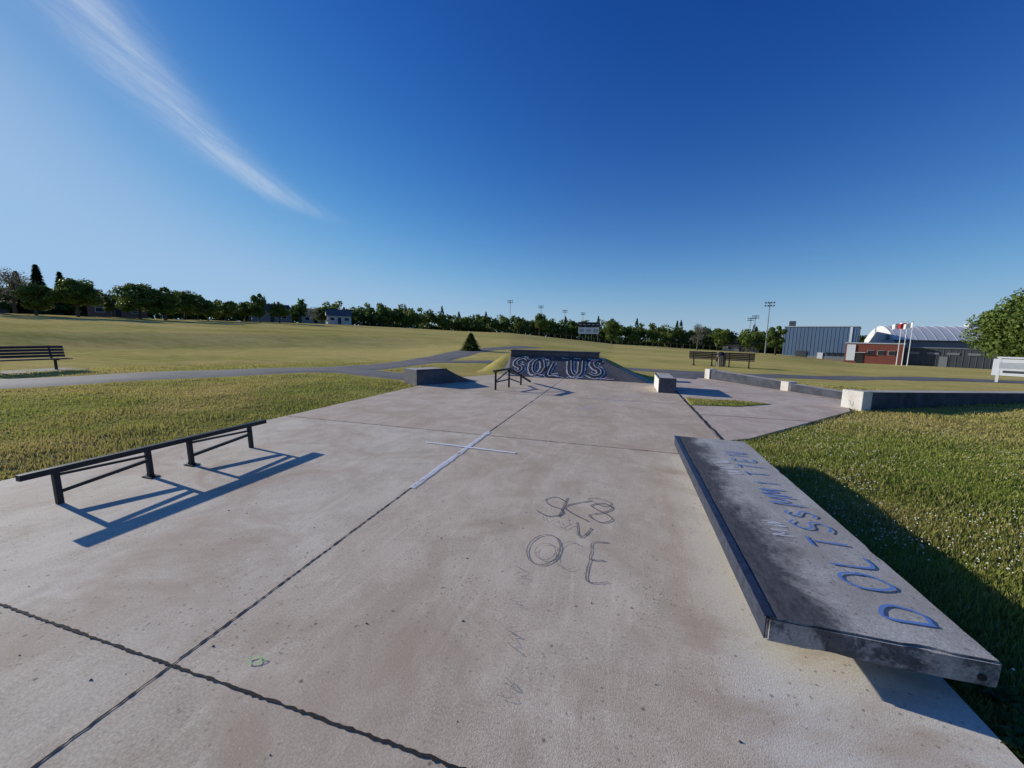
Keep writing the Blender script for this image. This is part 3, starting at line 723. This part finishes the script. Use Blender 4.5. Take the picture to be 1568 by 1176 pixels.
M_chim=simple('chimney_brick',(.25,.12,.09))
def house(az,R_,w,d,h,wallc,roofc,rot=0):
    x,y,z=P(az,R_); b=B(); mw=simple('siding',wallc,.7,0,.08,2); mr=simple('shingles',roofc,.9,0,.2,4)
    b.box((0,0,h/2-.2),(w,d,h+.4),mw)
    o=.4; rh=d*.32
    vs=[(-w/2-o,-d/2-o,h),(w/2+o,-d/2-o,h),(w/2+o,d/2+o,h),(-w/2-o,d/2+o,h),(-w/2-o,0,h+rh),(w/2+o,0,h+rh)]
    b.add(vs,[(0,1,5,4),(2,3,4,5),(0,3,2,1)],mr); b.add([vs[i] for i in(0,4,3)]+[vs[i] for i in(1,2,5)],[(0,1,2),(3,4,5)],mw)
    for i in range(3):
        xx=-w*.3+i*w*.3
        if i==1: b.box((xx,-d/2-.03,1.05),(.95,.08,2.1),M_dark)
        else: b.box((xx,-d/2-.03,1.6),(1.5,.06,1.1),M_wp); b.box((xx,-d/2-.06,1.6),(1.3,.06,.9),M_dark)
    b.box((w*.25,0,h+rh),(.7,.7,1.6),M_chim)
    b.obj('house',loc=(x,y,z),rot=-rad(az)+rot)
house(-48.3,136,10,8,2.8,(.25,.22,.2),(.07,.065,.065),.2); house(-42.7,153,9,7,2.8,(.45,.45,.43),(.09,.085,.085),-.3)
house(-40.4,140,7,7,2.6,(.5,.5,.5),(.13,.12,.12),.1); house(-61.6,136,10,8,2.8,(.25,.12,.09),(.07,.06,.06),0); house(-68.5,150,10,8,3,(.3,.28,.26),(.16,.07,.05),.1)
house(-34,158,8,7,3,(.4,.4,.38),(.1,.1,.1),.1); house(8,186,12,8,3,(.35,.3,.28),(.1,.1,.1),0); house(14.3,176,12,8,3,(.5,.48,.45),(.1,.1,.1),0)

# ------------------------------------------------------------ arena complex
M_blue=simple('blue_grey_cladding',(.10,.17,.27),.6,0,.06,.3); M_roofw=simple('pale_metal_roof',(.60,.61,.61),.5,0,.06,.4)
M_brick=simple('red_brick',(.20,.065,.045),.9,0,.2,3); M_dg=simple('dark_grey_cladding',(.06,.07,.08),.7,0,.1,.5); M_cream=simple('pale_cladding',(.62,.62,.60),.6,0,.06,.4)
M_mg=simple('mid_grey_cladding',(.20,.21,.22),.7,0,.08,.5)
gz=-2.35
AR=rad(-27)
b=B(); b.box((0,0,3.6),(13.5,14,8.2),M_blue); b.box((0,0,7.75),(13.8,14.3,.2),M_gp); b.box((0,-7.03,.2),(13.4,.08,1.4),M_mg)
for i in range(19): b.box((-6.4+i*.71,-7.02,4.3),(.035,.05,6.7),M_mg)
b.box((5.6,-7.05,4.3),(.4,.12,6.8),M_wp)
b.box((-5.8,-3,8.5),(1.2,1.4,1.4),M_dg); b.box((-3,-7.1,.8),(2.0,.12,2.4),M_dg); b.box((.6,-7.1,.7),(1.0,.12,2.1),M_wp)
for i in range(4): b.box((2.0+i*1.0,-7.08,1.5),(.6,.1,.7),M_dark)
x,y,_=P(22.3,122); b.obj('blue_sports_hall',loc=(x,y,gz),rot=AR)
b=B(); W_=28; D=14; eave=4.9; rise=3.4; n=18; rp_=[]
for i in range(n+1):
    t=i/n; a=math.pi*(.12+.76*t)
    yy=-D/2+D*t; zz_=eave+rise*(math.sin(a)-math.sin(math.pi*.12))/(1-math.sin(math.pi*.12)); rp_.append((yy,zz_))
vs=[(-W_/2,y_,z_) for y_,z_ in rp_]+[(W_/2,y_,z_) for y_,z_ in rp_]
b.add(vs,[(i,i+1,n+2+i,n+1+i) for i in range(n)],M_roofw)
for sg in(-1,1): b.add([(sg*W_/2,-D/2,-.5)]+[(sg*W_/2,y_,z_) for y_,z_ in rp_]+[(sg*W_/2,D/2,-.5)],[tuple(range(n+3))],M_cream)
b.add([(-W_/2,-D/2,-.5),(W_/2,-D/2,-.5),(W_/2,-D/2,eave),(-W_/2,-D/2,eave)],[(0,1,2,3)],M_mg)
for i in range(17):
    for j in range(9):
        (ya,za),(yb,zb)=rp_[j],rp_[j+1]
        b.bar((-W_/2+.7+i*1.65,ya,za+.02),(-W_/2+.7+i*1.65,yb,zb+.02),.05,.04,M_cream)
b.box((0,-D/2-.15,eave),(W_+.3,.3,.25),M_dg)
for xx in(2,8): b.box((xx,0,eave+rise+.3),(1.6,1.6,.8),M_gp)
b.box((-W_/2-.06,0,2.2),(.1,2.2,2.6),M_dg); b.box((-W_/2-.06,-4,5.6),(.1,1.4,1.0),M_mg); b.obj('arena_building',loc=(72.4,113.1,gz),rot=rad(-5))
b=B(); b.box((0,0,1.75),(8.4,8,4.6),M_brick); b.box((0,0,4.12),(8.7,8.3,.22),M_gp); b.box((-3.3,-4.05,2.2),(1.3,.2,3.2),M_wp)
b.box((-1.9,-4.05,1.0),(1.0,.12,2.1),M_dark); b.box((-1.9,-4.3,2.25),(1.6,.7,.12),M_gp)
for i in range(3): b.box((-.4+i*1.5,-4.04,2.3),(.95,.1,.9),M_gp); b.box((-.4+i*1.5,-4.07,2.3),(.85,.1,.8),M_dark)
b.box((12.3,1,1.4),(16,7,4.0),M_dg); b.box((12.3,1,3.48),(16.2,7.3,.18),M_mg); b.box((9.5,-2.55,.9),(1.0,.1,2.1),M_mg)
for i in range(6): b.box((5.6+i*2.5,-2.54,2.5),(1.5,.1,.4),M_mg)
for i in range(20): b.box((4.6+i*.8,-2.52,1.4),(.03,.05,3.7),M_mg)
x,y,_=P(26.8,108); b.obj('brick_annex',loc=(x,y,gz),rot=AR)
M_red=simple('flag_red',(.5,.03,.03),.7,0,.1); M_fw=simple('flag_white',(.75,.75,.75),.7,0,.05)
for i,(az,c) in enumerate(((28.7,M_fw),(29.1,M_red),(29.5,M_fw))):
    x,y,z=P(az,96); b=B(); H=CAMH+.040*96-z
    b.cyl((0,0,-.3),(0,0,H),.07,.04,M_wp,8); b.cyl((0,0,H),(0,0,H+.15),.1,.02,M_galv,8)
    vs=[]
    for k in range(7):
        t=k/6; yy=.12*math.sin(t*7); vs+= [(-.08-t*1.1,yy,H-.1-.35*t),(-.08-t*1.1,yy,H-.95-.35*t)]
    b.add(vs,[(2*k,2*k+1,2*k+3,2*k+2) for k in range(6)],c); b.obj('flagpole',loc=(x,y,z),rot=-rad(az))
x,y=19.2,25.7; z=terr(x,y); b=B()
for xx in(-.75,.75): b.bar((xx,0,-.2),(xx,0,1.32),.1,.1,M_wp)
b.box((.0,-.02,.80),(1.9,.05,.85),M_wp,0,.01); b.box((.0,-.05,.9),(1.5,.02,.3),M_gp); b.box((.0,-.05,.58),(1.2,.02,.12),M_dg)
b.box((0,0,1.3),(1.7,.12,.08),M_wp)
b.obj('park_notice_sign',loc=(x,y,z),rot=-rad(35))

# ------------------------------------------------------------ light
sd=Vector((3.4,-.48,-1)).normalized()
el=math.asin(-sd.z); azs=math.atan2(-sd.x,-sd.y)
sl=bpy.data.lights.new('sun','SUN'); sl.energy=5; sl.angle=rad(.5); sl.color=(1,.95,.86)
so=bpy.data.objects.new('sun',sl); col.objects.link(so); so.rotation_euler=sd.to_track_quat('-Z','Y').to_euler(); so.location=(-50,10,30)
w=bpy.data.worlds.new('World'); sc.world=w; w.use_nodes=True; nt=w.node_tree; bg=nt.nodes['Background']
sky=nt.nodes.new('ShaderNodeTexSky'); sky.sky_type='NISHITA'; sky.sun_disc=False; sky.sun_elevation=el; sky.sun_rotation=azs
sky.air_density=1.0; sky.dust_density=.3; sky.ozone_density=2.5; sky.altitude=0
sep=nt.nodes.new('ShaderNodeSeparateColor'); L(nt,sky.outputs[0],sep.inputs[0]); cmb=nt.nodes.new('ShaderNodeCombineColor')
for i,(gm,k) in enumerate(((2.0,1.19),(1.47,1.075),(1.04,1.23))):
    v=math_(nt,'POWER',math_(nt,'MULTIPLY',sep.outputs[i],.12),gm); v=math_(nt,'MULTIPLY',v,k); mx=(.33,.55,.86)[i]
    dn=math_(nt,'POWER',math_(nt,'ADD',math_(nt,'POWER',math_(nt,'DIVIDE',v,mx),3.0),1.0),1/3)
    L(nt,math_(nt,'MULTIPLY',math_(nt,'DIVIDE',v,dn),10),cmb.inputs[i])
skyg=cmb.outputs[0]
# high cirrus streak, defined by directions on the celestial sphere
dirs=[(-.786,.409,.464),(-.775,.453,.441),(-.765,.514,.389),(-.747,.573,.336),(-.716,.637,.287),(-.665,.699,.262),(-.611,.753,.244)]
D_=[Vector(d).normalized() for d in dirs]; al=(D_[-1]-D_[0]).normalized(); nm=al.cross(D_[0]).normalized()
ss=np.array([d.dot(al) for d in D_]); dd=np.array([d.dot(nm) for d in D_]); cf=np.polyfit(ss,dd,2)
gen=coords(nt,'Generated')
def dot(v):
    n=nt.nodes.new('ShaderNodeVectorMath'); n.operation='DOT_PRODUCT'; L(nt,gen,n.inputs[0]); n.inputs[1].default_value=v; return n.outputs['Value']
s_=dot(al); d_=dot(nm)
cx=nt.nodes.new('ShaderNodeCombineXYZ'); L(nt,math_(nt,'MULTIPLY',s_,3.0),cx.inputs[0]); L(nt,math_(nt,'MULTIPLY',d_,22.0),cx.inputs[1])
fib=noise(nt,cx.outputs[0],2.2,6,.7,.8); wob=noise(nt,cx.outputs[0],.8,3,.5)
q=math_(nt,'ADD',math_(nt,'MULTIPLY',math_(nt,'MULTIPLY',s_,s_),float(cf[0])),math_(nt,'ADD',math_(nt,'MULTIPLY',s_,float(cf[1])),float(cf[2])))
off=math_(nt,'SUBTRACT',d_,q); off=math_(nt,'ADD',off,math_(nt,'MULTIPLY',math_(nt,'SUBTRACT',wob.outputs[0],.5),.035))
wd=nt.nodes.new('ShaderNodeMapRange'); wd.inputs[1].default_value=float(ss[0])-.05; wd.inputs[2].default_value=float(ss[-1]); wd.inputs[3].default_value=.06; wd.inputs[4].default_value=.010; L(nt,s_,wd.inputs[0])
t=math_(nt,'DIVIDE',off,wd.outputs[0]); gs=math_(nt,'EXPONENT',math_(nt,'MULTIPLY',math_(nt,'MULTIPLY',t,t),-1.3))
end=nt.nodes.new('ShaderNodeMapRange'); end.interpolation_type='SMOOTHSTEP'; end.inputs[1].default_value=float(ss[-1])+.02; end.inputs[2].default_value=float(ss[-3]); L(nt,s_,end.inputs[0])
fr=nt.nodes.new('ShaderNodeMapRange'); fr.interpolation_type='SMOOTHSTEP'; fr.inputs[1].default_value=.80; fr.inputs[2].default_value=.97; L(nt,dot(D_[3]),fr.inputs[0]); front=fr.outputs[0]
c1=math_(nt,'MULTIPLY',math_(nt,'MULTIPLY',gs,end.outputs[0]),ramp(nt,fib.outputs[0],[(.25,.2),(.7,1)]).outputs[0]); c1=math_(nt,'MULTIPLY',c1,front)
cl=math_(nt,'MULTIPLY',c1,.6)
sz=nt.nodes.new('ShaderNodeSeparateXYZ'); L(nt,gen,sz.inputs[0])
hz_=math_(nt,'MULTIPLY',math_(nt,'EXPONENT',math_(nt,'MULTIPLY',math_(nt,'MAXIMUM',sz.outputs[2],0.0),-8.5)),.66)
skyg=mix(nt,hz_,skyg,(4.3,6.2,8.5))
skyc=mix(nt,cl,skyg,(6.8,7.6,8.6))
L(nt,skyc,bg.inputs[0]); bg.inputs[1].default_value=.095

# ------------------------------------------------------------ camera
cam=bpy.data.cameras.new('camera'); cam.sensor_width=36; cam.lens=18/(784/589); cam.clip_end=6000; cam.clip_start=.05
co=bpy.data.objects.new('camera',cam); col.objects.link(co)
Mr=Matrix.Rotation(rad(16.2),4,'Z')@Matrix.Rotation(math.pi/2-rad(7.1),4,'X')@Matrix.Rotation(rad(1.2),4,'Z')
co.matrix_world=Matrix.Translation((0,0,CAMH))@Mr; sc.camera=co
sc.view_settings.view_transform='Standard'; sc.view_settings.look='None'; sc.view_settings.exposure=0; sc.view_settings.gamma=1
